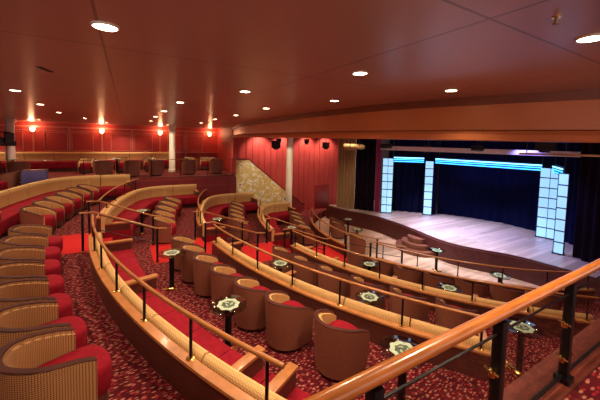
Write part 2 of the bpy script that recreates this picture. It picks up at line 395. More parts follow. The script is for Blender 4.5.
# ------------------------------------------------------------------ curved partitions, banquettes, handrails
def near_path(k):
    r = RAD[k]; return arc_pts(r, ang_at_l(r, NEAREND[k]), ang_at_l(r, AIS[k][0] - 0.05))
def far_path(k):
    r = RAD[k]; L, send, rho = FARC[k]
    dl = L - rho - OL; cs = OS - sqrt((r - rho) ** 2 - dl ** 2); phi = math.degrees(atan2(dl, cs - OS))
    p = arc_pts(r, ang_at_l(r, AIS1 + 0.05), phi) + arc_pts(rho, phi, 90, c=(cs, L - rho))[1:]
    n = max(1, int((send - cs) / 0.3))
    return p + [(cs + (send - cs) * (i + 1) / n, L) for i in range(n)]
def partition(path, k, label):
    zl, zu = Z(FLOOR[LOW[k]]), Z(FLOOR[UP[k]])
    t = thing('curved_partition', label, 'partition', (*path[len(path) // 2], zl), world=True)
    MB().sweep(path, [(-0.055, zl), (0.0, zl), (0.0, zu + 0.32), (-0.055, zu + 0.32)]).build('wall_panel', 'wood_dark', t, smooth=30)
    MB().sweep(path, [(-0.066, zu + 0.32), (0.025, zu + 0.32), (0.03, zu + 0.34), (0.025, zu + 0.36), (-0.066, zu + 0.36), (-0.073, zu + 0.34)]).build('ledge', 'wood_gold', t, smooth=30)
    return t
def rounded(d0, d1, z0, z1, r, n=3, top_only=False):
    pts = []
    for (cx, cz, a0) in ((d1 - r, z0 + r, -90), (d1 - r, z1 - r, 0), (d0 + r, z1 - r, 90), (d0 + r, z0 + r, 180)):
        if top_only and cz == z0 + r:
            pts.append((d1, z0) if a0 == -90 else (d0, z0)); continue
        for i in range(n + 1):
            a = radians(a0 + 90 * i / n); pts.append((cx + r * cos(a), cz + r * sin(a)))
    return pts
def banquette(path, k, label, group=None, arms=True, zl=None, seatlen=0.62, armpos=None, backmat='tan'):
    zl = Z(FLOOR[LOW[k]]) if zl is None else zl
    T = plen(path)
    t = thing('banquette_sofa', label, 'sofa', (*path[len(path) // 2], zl), group=group, world=True)
    MB().sweep(path, [(0.035, zl), (0.60, zl), (0.60, zl + 0.15), (0.035, zl + 0.15)]).build('plinth', 'wood_dark', t, smooth=30)
    MB().sweep(path, [(0.005, zl + .15), (0.04, zl + .15), (0.04, zl + .80), (0.005, zl + .80)]).build('back_board', 'wood_dark', t, smooth=30)
    n = max(1, round(T / seatlen)); w = T / n
    for i in range(n):
        MB().sweep(sub_path(path, i * w + 0.008, (i + 1) * w - 0.008), rounded(0.10, 0.72, zl + 0.15, zl + 0.47, 0.05)).build('seat_cushion', 'velvet', t)
    nb = max(1, round(n * 0.62)); wb = T / nb
    for i in range(nb):
        MB().sweep(sub_path(path, i * wb + 0.011, (i + 1) * wb - 0.011, 8),
                   [(0.042, zl + .46), (0.125, zl + .46), (0.125, zl + .70), (0.158, zl + .775), (0.160, zl + .84), (0.135, zl + .885), (0.100, zl + .898), (0.064, zl + .885), (0.042, zl + .85), (0.042, zl + .78)]).build('back_cushion', backmat, t)
    if arms:
        pos = [0.05] + [w * j for j in range(3, n - 1, 3)] + [T - 0.05]
        if armpos: pos = armpos + [T - 0.07]
        for d in pos:
            p, tv = at_len(path, d); nx, ny = tv[1], -tv[0]
            c = (p[0] + nx * 0.38, p[1] + ny * 0.38)
            a = MB().obox((*c, zl + 0.66), (nx, ny, 0), (tv[0], tv[1], 0), (0, 0, 1), 0.33, 0.055, 0.02).build('armrest', 'wood_gold', t, bevel=0.008)
            MB().obox((c[0] , c[1], zl + 0.40), (nx, ny, 0), (tv[0], tv[1], 0), (0, 0, 1), 0.31, 0.042, 0.24).build('arm_panel', 'wood_dark', a, loc=parent_world(t))
    return t
def handrail(path, k, label, every=0.95, start=0.15):
    zu = Z(FLOOR[UP[k]]); T = plen(path); n = max(2, round((T - 2 * start) / every) + 1)
    t = thing('curved_handrail', label, 'handrail', (*path[len(path) // 2], zu + .36), world=True)
    MB().tube([(x, y, zu + 0.77) for x, y in path], 0.021, 10).build('rail', 'wood_thin', t)
    for i in range(n):
        p, tv = at_len(path, start + (T - 2 * start) * i / (n - 1))
        q = MB().lathe([(0.015, 0), (0.015, 0.40)], (*p, zu + .36), 10).build('post', 'black', t)
        MB().lathe([(0.042, 0), (0.042, 0.008), (0.02, 0.016)], (*p, zu + .3595), 12).build('flange', 'brass', q, loc=parent_world(t))
    return t
for k in (1, 2, 3, 4):
    p = near_path(k)
    a, b = TIERNAME[UP[k]], TIERNAME[LOW[k]]
    partition(p, k, f'curved dark partition with golden wood ledge between {a} and {b}, near half')
    if k < 4: banquette(p, k, f'red seated banquette with tan back along rear of {b}, near half', armpos=[.37, .82, 3.5] if k == 1 else None)
    handrail(p, k, f'polished wood handrail on black posts above the {a} edge, near half')
for k in (0, 1, 2, 3):
    p = far_path(k)
    a, b = TIERNAME[UP[k]], TIERNAME[LOW[k]]
    partition(p, k, f'curved dark partition with golden wood ledge between {a} and {b}, far half')
    banquette(p, k, f'red seated banquette with tan back along rear of {b}, far half', seatlen=0.6, armpos=[0.07])
    q = p if k == 0 else p[:max(4, int(len(p) * 0.72))]
    if k: handrail(q, k, f'polished wood handrail on black posts above the {a} edge, far half')
r = RAD[4]; p = arc_pts(r, ang_at_l(r, AIS[4][1] + .05), 148)
partition(p, 4, 'curved dark partition with golden wood ledge between fourth tier and dance floor, far half')
handrail(p, 4, 'polished wood handrail on black posts above the fourth tier edge, far half')
# stair rails beside the centre aisle
for k in (1, 2, 3, 4):
    for side, l in (('near', AIS[k][0] + 0.07), ('far', AIS[k][1] - 0.07)):
        s0 = s_at(RAD[k], l) + 0.02; s1 = s0 + 1.2
        zu, zl = Z(FLOOR[UP[k]]), Z(FLOOR[LOW[k]])
        t = thing('stair_handrail', f'brown stair rail on black posts beside steps down to {TIERNAME[LOW[k]]}, {side} side', 'handrail', (s1, l, zl), world=True)
        MB().tube([(s0 - 0.25, l, zu + .80), (s0, l, zu + 0.80), (s1, l, zl + 0.80), (s1 + .2, l, zl + .78)], 0.02, 8).build('rail', 'wood_thin', t)
        MB().tube([(s0, l, zu + 0.45), (s1, l, zl + 0.45)], 0.010, 6).build('lower_bar', 'black', t)
        for (s, zb, zt) in ((s0 - .2, zu, zu + .80), (s1, zl, zl + .80)):
            q = MB().box(s - .022, s + .022, l - .022, l + .022, zb, zt).build('post', 'black', t)
            MB().lathe([(0.05, 0), (0.05, 0.01), (0.03, 0.018)], (s, l, zb), 12).build('flange', 'brass', q, loc=parent_world(t))

# ------------------------------------------------------------------ tub chairs
def u_path(r=0.285, front=0.24, n=14):
    p = [(front, -r), (front * 0.5, -r)]
    p += [(r * cos(radians(-90 - 180 * i / n)), r * sin(radians(-90 - 180 * i / n))) for i in range(n + 1)]
    return p + [(front * 0.5, r), (front, r)]
def tub_chair(name, label, loc, rz, group, outer, inner, seat_out=0.30, taper=0.03, rim='rim_wood', arm_h=0.50, back_h=0.685):
    t = thing(name, label, 'chair', loc, rz, group)
    P = u_path()                           # travel from right arm round the back: outward lies to the right of travel or left?
    nr = normals(P)
    sgn = -1 if (P[8][0] * nr[8][0] + P[8][1] * nr[8][1]) < 0 else 1   # make offsets positive outwards
    ztop = [arm_h + (back_h - arm_h) * max(0, min(1, (0.24 - x) / 0.46)) ** 0.7 for x, y in P]
    def shell(o0, o1, zb, dz, tap, zlow=None):
        mb = MB(); vs = []; fs = []
        for i, (x, y) in enumerate(P):
            def q(o, z): return (x + sgn * nr[i][0] * o, y + sgn * nr[i][1] * o, z)
            vs += [q(o1 - tap, zb), q(o1, ztop[i] + dz), q(o0, ztop[i] + dz), q(o0, zb)]
        for i in range(len(P) - 1):
            for k in range(4):
                j = (k + 1) % 4; fs.append((i * 4 + k, i * 4 + j, i * 4 + 4 + j, i * 4 + 4 + k))
        e = (len(P) - 1) * 4
        fs += [(0, 3, 2, 1), (e, e + 1, e + 2, e + 3)]
        return mb.add(vs, fs)
    shell(-0.02, 0.035, 0.05, 0.0, taper).build('shell', outer, t, bevel=0.0)
    shell(-0.055, -0.021, 0.30, -0.02, 0.0).build('inner_back', inner, t)
    mb = MB(); vs = []; fs = []
    ring = [(-0.018, 0.001), (0.034, 0.001), (0.038, 0.008), (0.032, 0.015), (-0.014, 0.015), (-0.019, 0.008)]
    for i, (x, y) in enumerate(P):
        for o, z in ring: vs.append((x + sgn * nr[i][0] * o, y + sgn * nr[i][1] * o, ztop[i] + z))
    for i in range(len(P) - 1):
        for k in range(6):
            j = (k + 1) % 6; fs.append((i * 6 + k, i * 6 + j, i * 6 + 6 + j, i * 6 + 6 + k))
    e = (len(P) - 1) * 6
    fs += [(5, 4, 3, 2, 1, 0), tuple(e + k for k in range(6))]
    mb.add(vs, fs).build('rim', rim, t)
    # seat cushion, rounded
    base = [(x * 0.80 if x < 0 else x, y * 0.80) for x, y in P]
    r = 0.225; fr = seat_out
    out = [(fr - 0.10, -r)] + [(x * (r / 0.285), y * (r / 0.285)) for x, y in P[2:-2]] + [(fr - 0.10, r)]
    out += [(fr - 0.10 + 0.11 * cos(radians(a)), r * sin(radians(a))) for a in (60, 35, 12, -12, -35, -60)]
    def ringz(k, z): return [((x - 0.03) * k + 0.03, y * k, z) for x, y in out]
    MB().loft([ringz(0.96, 0.20), ringz(1, 0.235), ringz(1, 0.40), ringz(0.97, 0.435), ringz(0.88, 0.455), ringz(0.55, 0.465)]).build('seat_cushion', 'velvet', t, smooth=60)
    def rz2(k, z): return [((x - .02) * k, y * k, z) for x, y in out]
    MB().loft([rz2(0.98, 0.05), rz2(0.98, 0.20)]).build('seat_base', 'wood_dark', t)
    MB().loft([rz2(0.94, 0.0), rz2(0.94, 0.05)]).build('plinth', 'black', t)
    return t
protos = {}
def place_chair(kind, s, l, z, label, group, face=None):
    rz = (1.0 if kind == 'weave' else 0.5) * atan2(OL - l, OS - s) if face is None else face
    if kind not in protos:
        if kind == 'leather': protos[kind] = tub_chair('tub_chair', label, (s, l, z), rz, group, 'leather', 'tan')
        else: protos[kind] = tub_chair('woven_armchair', label, (s, l, z), rz, group, 'weave', 'weave', seat_out=0.42, taper=0.0, arm_h=0.60, back_h=0.72)
        return protos[kind]
    return dup(protos[kind], (s, l, z), rz, label, group)
def polar(r, t): return OS + r * cos(radians(t)), OL + r * sin(radians(t))
def row(kind, r, angs, tier, fmt, group, face=None):
    for i, a in enumerate(angs):
        s, l = polar(r, a)
        place_chair(kind, s, l, Z(FLOOR[tier]), fmt.format(ORD[i]), group, face)
row('leather', 11.38, [207.3, 203.1, 199.6, 196.2, 192.8, 189.4, 186.0], 'B', 'brown tub chair in second tier, {} from the near aisle', 'tub chairs of the second tier')
row('leather', 11.6, [175.9, 172.3, 168.7, 165.1, 161.5], 'B', 'brown tub chair in second tier beyond the centre aisle, {} from that aisle', 'tub chairs of the second tier, far half', -0.30)
row('leather', 9.2, [214.5, 209.6, 204.7, 199.8, 195.0, 190.3], 'C', 'brown tub chair in third tier, {} from the near aisle', 'tub chairs of the third tier')
row('leather', 9.28, [171.5, 167.2, 163.0, 159.0, 155.0], 'C', 'brown tub chair in third tier beyond the centre aisle, {} from that aisle', 'tub chairs of the third tier, far half', -0.30)
row('leather', 6.95, [229.8, 223.8, 217.8, 211.8, 206.0, 200.2, 194.5], 'D', 'brown tub chair in fourth tier, {} from the near aisle', 'tub chairs of the fourth tier')
row('leather', 6.8, [169.5, 163.4, 157.3, 151.4], 'D', 'brown tub chair in fourth tier beyond the centre aisle, {} from that aisle', 'tub chairs of the fourth tier, far half', -0.30)
row('weave', 14.0, [201.6, 198.75, 195.9, 193.05, 190.2, 187.35, 184.5], 'A', 'woven armchair with plump red seat on upper tier, {} from the near aisle', 'woven armchairs of the upper tier')
row('leather', 14.32, [176.2, 173.4, 170.6, 167.8, 165.0, 162.2], 'A', 'brown tub chair on upper tier beyond the centre aisle, {} from that aisle', 'tub chairs of the upper tier, far half', -0.25)

# ------------------------------------------------------------------ glass tables
def glass_table(label, loc, rz, group):
    t = thing('cocktail_table', label, 'table', loc, rz, group)
    MB().lathe([(0.245, 0.70), (0.25, 0.704), (0.25, 0.709), (0.245, 0.713)], n=36).build('glass_top', 'glass_top', t)
    mb = MB()
    n = 48; prof = [(0.142 + 0.010 * cos(8 * 2 * pi * i / n)) for i in range(n)]
    rings = [[(k * prof[i] * cos(2 * pi * i / n), k * prof[i] * sin(2 * pi * i / n), 0.7145 + dz) for i in range(n)] for k, dz in ((1, 0), (1, .002), (0.62, .002), (0.62, 0))]
    vs = [p for r in rings for p in r]; fs = []
    for j in range(4):
        j2 = (j + 1) % 4
        for i in range(n):
            k = (i + 1) % n; fs.append((j * n + i, j * n + k, j2 * n + k, j2 * n + i))
    e = mb.add(vs, fs).build('etched_ring', 'emblem', t)
    MB().lathe([(0.086, 0.7145), (0.086, 0.716)], n=24).build('etched_disc', 'emblem_dark', t)
    mb = MB()
    for a in (0.4, 2.5, 4.6): mb.tube([(0.025 * cos(a + u) * (1 + u), 0.025 * sin(a + u) * (1 + u), 0.7175) for u in (0, .3, .6, .9, 1.2)], 0.011, 5)
    mb.build('etched_swirl', 'emblem', t)
    for a in (45, 135, 225, 315):
        MB().lathe([(0.014, 0.7135), (0.014, 0.720), (0.006, 0.724)], (0.175 * cos(radians(a)), 0.175 * sin(radians(a)), 0), 10).build('stud', 'chrome', t)
    MB().lathe([(0.07, 0.688), (0.07, 0.6995)], n=16).build('mount_plate', 'black', t)
    MB().lathe([(0.045, 0.05), (0.045, 0.69)], n=16).build('pedestal', 'black', t)
    mb = MB().lathe([(0.075, 0.0), (0.075, 0.03), (0.05, 0.055)], n=16)
    for a in (0, 120, 240):
        mb.obox((0.10 * cos(radians(a)), 0.10 * sin(radians(a)), 0.014), (cos(radians(a)), sin(radians(a)), 0), (-sin(radians(a)), cos(radians(a)), 0), (0, 0, 1), 0.07, 0.022, 0.013)
    mb.build('foot', 'brass', t)
    return t
tproto = None
def place_table(s, l, z, label, group, rz=0.3):
    global tproto
    if tproto is None: tproto = glass_table(label, (s, l, z), rz, group)
    else: dup(tproto, (s, l, z), rz, label, group)
g = 'glass cocktail tables'
TB = [('B', 2.53, 2.08, 'behind the nearest tub chair of the second tier'), ('B', 1.15, 3.80, 'between banquette and tub chairs, mid second tier'),
      ('B', 0.72, 6.05, 'beside the centre aisle steps in second tier'),
      ('C', 5.0, 2.02, 'near the glass balustrade in third tier'), ('C', 3.58, 3.70, 'in middle of third tier, near half'), ('C', 2.84, 5.65, 'beside the centre aisle in third tier'),
      ('D', 6.06, 3.85, 'in fourth tier nearest the near aisle'), ('D', 5.37, 5.60, 'in fourth tier near the centre aisle'),
      ('E', 8.64, 4.08, 'on the dance floor edge right of the stage steps'), ('E', 8.75, 6.05, 'on the dance floor close to the stage steps'),
      ('B', 0.36, 9.95, 'in second tier beyond the centre aisle'), ('C', 2.55, 9.75, 'in third tier beyond the centre aisle'), ('D', 5.1, 9.3, 'in fourth tier beyond the centre aisle')]
for i, (tier, s, l, txt) in enumerate(TB):
    place_table(s, l, Z(FLOOR[tier]), 'glass table with green emblem ' + txt, g, rz=0.3 + i * 0.35)

# ------------------------------------------------------------------ near balustrade in front of the camera
LN = 0.71
t = thing('glass_balustrade', 'glass balustrade with thick polished orange wood handrail on black posts, in the foreground', 'balustrade', (1.5, LN, Z(-1.46)), world=True)
MB().tube([(-1.2 + i * 0.5, LN, Z(-0.80)) for i in range(15)], 0.0275, 16).build('handrail', 'wood_rail', t)
posts = [-0.89, -0.08, 0.73, 1.54, 2.35, 3.16, 3.97, 4.78]
for x in posts:
    q = MB().box(x - .024, x + .024, LN - .024, LN + .024, Z(-1.46), Z(-.835)).build('post', 'black', t, bevel=0.006)
    MB().box(x - .04, x + .04, LN - .04, LN + .04, Z(-1.46), Z(-1.42)).build('foot', 'black', q, bevel=0.005, loc=parent_world(t))
for a, b in zip(posts[:-1], posts[1:]):
    g_ = MB().box(a + .045, b - .045, LN - .005, LN + .005, Z(-1.41), Z(-.90)).build('glass_panel', 'glass', t)
    MB().box(a + .03, b - .03, LN - .005, LN + .005, Z(-.90), Z(-.894)).build('top_channel', 'black', g_, loc=parent_world(t))
    MB().box(a + .03, b - .03, LN - .008, LN + .008, Z(-1.424), Z(-1.41)).build('bottom_channel', 'black', g_, loc=parent_world(t))
    for xx, sg in ((a, 1), (b, -1)):
        for zz in (-1.08, -1.30):
            cb = MB().lathe([(0.0, -.02), (0.016, -.016), (0.016, .016), (0.0, .02)], (xx + sg * .052, LN, Z(zz)), 10, cap=False)
            cb.tube([(xx + sg * .02, LN, Z(zz)), (xx + sg * .075, LN, Z(zz) + .012)], 0.008, 6)
            cb.tube([(xx + sg * .05, LN - .03, Z(zz)), (xx + sg * .06, LN + .03, Z(zz) + .02)], 0.006, 6)
            cb.build('glass_clip', 'brass', t)
o = MB().box(-4.0, 8.0, 0.655, 0.86, Z(-1.50), Z(-1.46)).build('trim_1', 'wood_red', bevel=0.008); struct(o, 'red wood ledge under the glass balustrade')

# ------------------------------------------------------------------ ceiling, bulkhead, walls
struct(MB().box(-9.2, 15.2, -3.2, 18.6, Z(0.55), Z(0.75)).build('ceiling', 'ceiling', smooth=0))
CTRL = [(5.3, -2.6), (4.55, -0.5), (3.9, 1.04), (3.47, 2.27), (3.24, 3.45), (3.2, 4.83), (3.38, 7.5), (3.75, 11.0), (4.35, 13.5), (4.75, 15.25)]
def spline(pts, n=8):
    out = []
    for i in range(len(pts) - 1):
        p0 = pts[max(i - 1, 0)]; p1 = pts[i]; p2 = pts[i + 1]; p3 = pts[min(i + 2, len(pts) - 1)]
        for j in range(n):
            t = j / n
            out.append(tuple(0.5 * ((2 * p1[a]) + (-p0[a] + p2[a]) * t + (2 * p0[a] - 5 * p1[a] + 4 * p2[a] - p3[a]) * t * t + (-p0[a] + 3 * p1[a] - 3 * p2[a] + p3[a]) * t ** 3) for a in (0, 1)))
    return out + [pts[-1]]
fp = spline(CTRL)
struct(MB().sweep(fp, [(-0.03, Z(.46)), (0.30, Z(.46)), (0.30, Z(.55)), (-0.03, Z(.55))]).build('trim_2', 'fascia_dark', smooth=30), 'upper band of the curved proscenium bulkhead')
struct(MB().sweep(fp, [(0.02, Z(.17)), (0.28, Z(.17)), (0.28, Z(.46)), (0.02, Z(.46))]).build('wall_bulkhead', 'fascia', smooth=30), 'curved orange brown proscenium bulkhead')
struct(MB().sweep(fp, [(-0.02, Z(.055)), (0.0, Z(.045)), (0.30, Z(.045)), (0.30, Z(.17)), (0.04, Z(.17)), (0.0, Z(.155)), (-0.035, Z(.11))]).build('trim_3', 'fascia', smooth=30), 'lower lip of the curved proscenium bulkhead')

# far terrace wall with framed panels
struct(MB().box(-9.2, 5.0, 18.3, 18.5, Z(-1.8), Z(.56)).build('wall_far', 'redpanel', smooth=0))
mb = MB()
mb.box(-9.2, 5.0, 18.24, 18.3, Z(.30), Z(.36)); mb.box(-9.2, 5.0, 18.26, 18.3, Z(.14), Z(.165)); mb.box(-9.2, 5.0, 18.25, 18.3, Z(-.90), Z(-.86))
SC = [-3.77, -1.10, 1.58, 4.25]
for a in (-6.44, -3.77, -1.10, 1.58):
    for x0, x1 in ((a + .38, a + 1.27), (a + 1.42, a + 2.31)):
        for (u0, u1, v0, v1) in ((x0, x1, .06, .085), (x0, x1, -.81, -.785), (x0, x0 + .028, -.81, .085), (x1 - .028, x1, -.81, .085)):
            mb.box(u0, u1, 18.27, 18.3, Z(v0), Z(v1))
    for x in (a, a + 1.345): mb.box(x - .03, x + .03, 18.265, 18.3, Z(-1.75), Z(.30))
struct(mb.build('trim_4', 'moulding', smooth=0), 'thin framed panel mouldings of the far red wall')
struct(MB().box(4.75, 5.0, 15.3, 18.3, Z(-1.8), Z(.56)).build('wall_return', 'redpanel', smooth=0))
struct(MB().box(4.72, 5.06, 15.05, 15.42, Z(-4.3), Z(.56)).build('wall_pier', 'redwall', smooth=0))
mb = MB().box(5.0, 12.2, 15.3, 15.5, Z(-4.5), Z(.56))
x = 5.15
while x < 12.1:
    mb.box(x, x + .035, 15.275, 15.3, Z(-4.2), Z(.55)); x += 0.36
struct(mb.build('wall_side', 'redwall', smooth=0), 'red ribbed side wall')
o = MB().box(9.95, 10.95, 15.24, 15.30, Z(-4.2), Z(-2.72)).build('door_1', 'maroon', bevel=0.01); struct(o)
struct(MB().box(-9.4, -9.2, -3.2, 18.5, Z(-4.5), Z(.56)).build('wall_rear', 'redpanel', smooth=0))
struct(MB().box(15.0, 15.2, -3.2, 15.5, Z(-4.5), Z(.56)).build('wall_stage_back', 'blackmatt', smooth=0))
for i, s in enumerate(SC):
    nm = ['above the long sofa near the left column', 'above the middle of the long sofa', 'left of the cream terrace column top', 'at the right end of the far wall']
    t = thing('wall_sconce', f'glowing wall sconce on the far red wall, {ORD[i]} from the left', 'wall lamp', (s, 18.28, Z(.16)), group='wall sconces on the far wall', world=True)
    MB().box(s - .05, s + .05, 18.27, 18.30, Z(.02), Z(.24)).build('back_plate', 'brass', t, bevel=0.004)
    MB().lathe([(0.02, -.02), (0.075, .02), (0.10, .10), (0.105, .16), (0.09, .17)], (s, 18.16, Z(.10)), 16).build('shade', 'sconce', t)
    L = bpy.data.lights.new('sconce_light', 'POINT'); L.energy = 13; L.color = (1, .52, .26); L.shadow_soft_size = .08
    lo = bpy.data.objects.new('sconce_light', L); COL.objects.link(lo); lo.parent = t; lo.location = (0, -.3, .16)

# mosaic stair parapet with cap rail
def slope_wall(pts, l0, l1, zb):
    mb = MB(); vs = []; fs = []
    for s, z in pts: vs += [(s, l0, zb), (s, l0, z), (s, l1, z), (s, l1, zb)]
    for i in range(len(pts) - 1):
        for k in range(4):
            j = (k + 1) % 4; fs.append((i * 4 + k, i * 4 + j, i * 4 + 4 + j, i * 4 + 4 + k))
    e = (len(pts) - 1) * 4; fs += [(0, 3, 2, 1), (e, e + 1, e + 2, e + 3)]
    return mb.add(vs, fs)
t = thing('stair_parapet', 'sloping parapet covered in golden floral mosaic with dark cap, in front of red side wall', 'parapet', (6, 13.84, Z(-4.2)), world=True)
PR = [(4.5, Z(-1.02)), (5.1, Z(-1.02)), (7.35, Z(-2.85))]
slope_wall(PR, 13.78, 13.90, Z(-4.2)).build('mosaic_panel', 'mosaic', t, smooth=0)
MB().sweep([(s, 13.84) for s, z in PR], [(-.09, 0), (.09, 0), (.09, .07), (-.09, .07)], [z for s, z in PR]).build('cap_rail', 'maroon', t, smooth=0)
t = thing('stair_parapet', 'low dark red parapet continuing below the mosaic one towards the stage', 'parapet', (8, 13.84, Z(-4.2)), world=True)
PR = [(7.36, Z(-2.86)), (8.15, Z(-3.45)), (8.3, Z(-3.45))]
slope_wall(PR, 13.78, 13.90, Z(-4.2)).build('wall_panel', 'maroon', t, smooth=0)
MB().sweep([(s, 13.84) for s, z in PR], [(-.09, 0), (.09, 0), (.09, .07), (-.09, .07)], [z for s, z in PR]).build('cap_rail', 'wood_red', t, smooth=0)

# columns
def column(s, l, r, zb, zt, m, label):
    t = thing('column', label, 'column', (s, l, zb), world=True)
    MB().lathe([(r, 0), (r, zt - zb)], (s, l, zb), 24).build('shaft', m, t)
    MB().lathe([(r + .035, 0), (r + .035, .12), (r + .005, .15)], (s, l, zb), 24).build('base_ring', m, t)
    MB().lathe([(r + .005, -.16), (r + .05, -.10), (r + .05, 0)], (s, l, zt), 24).build('capital', m, t)
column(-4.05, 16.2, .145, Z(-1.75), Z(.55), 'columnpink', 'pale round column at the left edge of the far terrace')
column(1.95, 16.2, .145, Z(-1.75), Z(.55), 'column', 'cream round column standing on the far terrace among its chairs')
column(7.05, 13.25, .165, Z(-3.85), Z(.55), 'column', 'cream round column standing in front of the golden mosaic parapet')

# ------------------------------------------------------------------ stage
SF = [(9.45, 13.2), (9.59, 11.9), (9.95, 10.9), (10.2, 9.97), (10.15, 8.8), (10.02, 7.76), (9.86, 6.8), (9.9, 6.1), (10.23, 5.4), (10.62, 4.7), (10.8, 3.9), (10.85, 3.0), (10.8, 1.0)]
sf = spline(SF, 6)
t = thing('stage', 'raised thrust stage with pale lit board floor and dark red front', 'stage', (12, 7.5, 0), world=True)
poly = [(x, y) for x, y in sf] + [(14.9, 1.0), (14.9, 13.2)]
MB().prism(poly, Z(-3.53), Z(-3.5)).build('stage_floor', 'stagefloor', t, smooth=0)
MB().sweep(sf, [(0.02, 0.0), (0.10, 0.0), (0.10, Z(-3.53)), (0.02, Z(-3.53))][::-1]).build('front_panel', 'stageface', t)
MB().sweep(sf, [(-0.02, Z(-3.56)), (0.05, Z(-3.56)), (0.05, Z(-3.49)), (-0.02, Z(-3.49))]).build('edge_nosing', 'wood_dark', t)
t = thing('stage_steps', 'curved wooden steps in front of the stage centre', 'steps', (9.5, 7.6, 0), world=True)
for i in range(3):
    rr = 0.72 - i * 0.2
    mb = MB(); pts = [(9.84 - rr * cos(radians(a)), 7.7 + rr * 1.15 * sin(radians(a))) for a in range(-90, 91, 12)]
    mb.prism(pts, 0.0 if i == 0 else 0.175 * i, 0.175 * (i + 1)).build('step', 'step_wood', t, smooth=30)

def curtain(name, label, path, z0, z1, m, amp=0.05, wl=0.24, cat='curtain'):
    T = plen(path); n = int(T / wl * 8); pts = []
    for i in range(n + 1):
        p, tv = at_len(path, min(T * i / n, T - 1e-4)); a = amp * sin(2 * pi * (T * i / n) / wl) * (0.8 + 0.2 * sin(i * .7))
        pts.append((p[0] + tv[1] * a, p[1] - tv[0] * a))
    o = MB().sweep(pts, [(-.008, z0), (.008, z0), (.008, z1), (-.008, z1)]).build(name, m, None, smooth=60, loc=(pts[n // 2][0], pts[n // 2][1], z0))
    tag(o, label, cat); return o
zs = Z(-3.495)
curtain('stage_curtain', 'gold striped pleated curtain between red wall and stage', [(9.66, 12.70), (10.05, 11.75)], zs, Z(.5), 'goldcurtain', .045, .17)
curtain('stage_curtain', 'black pleated side curtain right of the gold curtain', [(10.16, 11.86), (10.68, 11.0)], zs, Z(.5), 'blackcurtain', .05, .26)
curtain('stage_curtain', 'narrow curtain with magenta light in its colour beside leftmost glowing tower', [(10.72, 10.98), (10.86, 10.80)], zs, Z(.5), 'magenta', .03, .12)
curtain('stage_curtain', 'dark navy drape between the two left glowing towers', [(11.6, 11.0), (13.2, 9.3)], zs, Z(.5), 'navycurtain', .07, .34)
curtain('stage_curtain', 'wide dark navy backdrop curtain across the stage', [(13.45, 9.4), (14.1, 8.3), (14.6, 7.0), (14.5, 5.6), (14.35, 4.75)], zs, Z(.5), 'navycurtain', .04, .4)
curtain('stage_curtain', 'black pleated side curtain at right of the stage', [(12.35, 3.75), (11.9, 3.0), (11.7, 2.0), (11.6, 1.1)], zs, Z(.5), 'blackcurtain', .06, .3)
curtain('stage_curtain', 'dark navy drape between the two right glowing towers', [(14.0, 4.6), (13.3, 3.4)], zs, Z(.5), 'navycurtain', .05, .3)

def tower(s, l, w, cols, face, h, label):
    """face: angle the glowing side looks towards"""
    z0 = Z(-3.49)
    t = thing('light_tower', label, 'light', (s, l, z0), face, 'glowing stage towers')
    n = 7; ph = h / n
    MB().box(-.10, -.02, -w / 2 - .015, w / 2 + .015, 0, h).build('back_box', 'blackmatt', t)
    for j in range(n):
        for i in range(cols):
            y0 = -w / 2 + w * i / cols
            MB().box(-.02, .0, y0 + .008, y0 + w / cols - .008, j * ph + .012 + .02, (j + 1) * ph - .004).build('glow_panel', 'ledpanel', t)
    mb = MB()
    for j in range(n + 1): mb.box(-.02, .008, -w / 2, w / 2, max(0, j * ph - .005), j * ph + .012)
    for i in range(cols + 1):
        y0 = -w / 2 + w * i / cols; mb.box(-.02, .008, y0 - .008, y0 + .008, 0, h)
    mb.build('grid_frame', 'black', t)
    MB().box(-.14, .03, -w / 2 - .03, w / 2 + .03, -.005, .03).build('foot_plate', 'black', t)
    return t
def facecam(s, l, off=0): return atan2(-l, -s) + off
tower(11.08, 10.54, .50, 2, facecam(11.08, 10.54, .15), 2.70, 'glowing pale blue grid tower, leftmost of four on the stage')
tower(12.66, 9.39, .36, 1, facecam(12.66, 9.39, .1), 2.62, 'glowing pale blue grid tower, second from left on the stage')
tower(13.75, 5.00, .60, 2, facecam(13.75, 5.00, -.1), 2.66, 'glowing pale blue grid tower, wide one third from left on the stage')
tower(12.10, 4.05, .25, 1, facecam(12.10, 4.05, -.15), 2.62, 'glowing pale blue grid tower, rightmost and nearest on the stage')
TW = [(11.08, 10.54), (12.66, 9.39), (13.75, 5.00), (12.10, 4.05)]
for i, nm in enumerate(['over the left bay of the stage', 'over the wide middle bay of the stage', 'over the short right bay of the stage']):
    a, b = Vector(TW[i]), Vector(TW[i + 1]); d = (b - a).normalized(); a = a + d * .27; b = b - d * .27
    t = thing('light_bar', 'triple blue neon light bar ' + nm, 'light', ((a.x + b.x) / 2, (a.y + b.y) / 2, Z(-.8)), group='blue neon bars', world=True)
    for j, (z, m) in enumerate(((-.74, 'tubewhite'), (-.83, 'tube'), (-.92, 'tube'))):
        MB().tube([(a.x, a.y, Z(z)), (b.x, b.y, Z(z))], .019 if j else .024, 8).build('neon_tube', m, t)
    MB().obox(((a.x + b.x) / 2 - .06 * d.y, (a.y + b.y) / 2 + .06 * d.x, Z(-.82)), (d.x, d.y, 0), (-d.y, d.x, 0), (0, 0, 1), (b - a).length / 2, .015, .16).build('back_plate', 'blackmatt', t)
    for e in (a, b): MB().tube([(e.x - .06 * d.y, e.y + .06 * d.x, Z(-.7)), (e.x - .06 * d.y, e.y + .06 * d.x, Z(.55))], .012, 6).build('hanger', 'black', t)
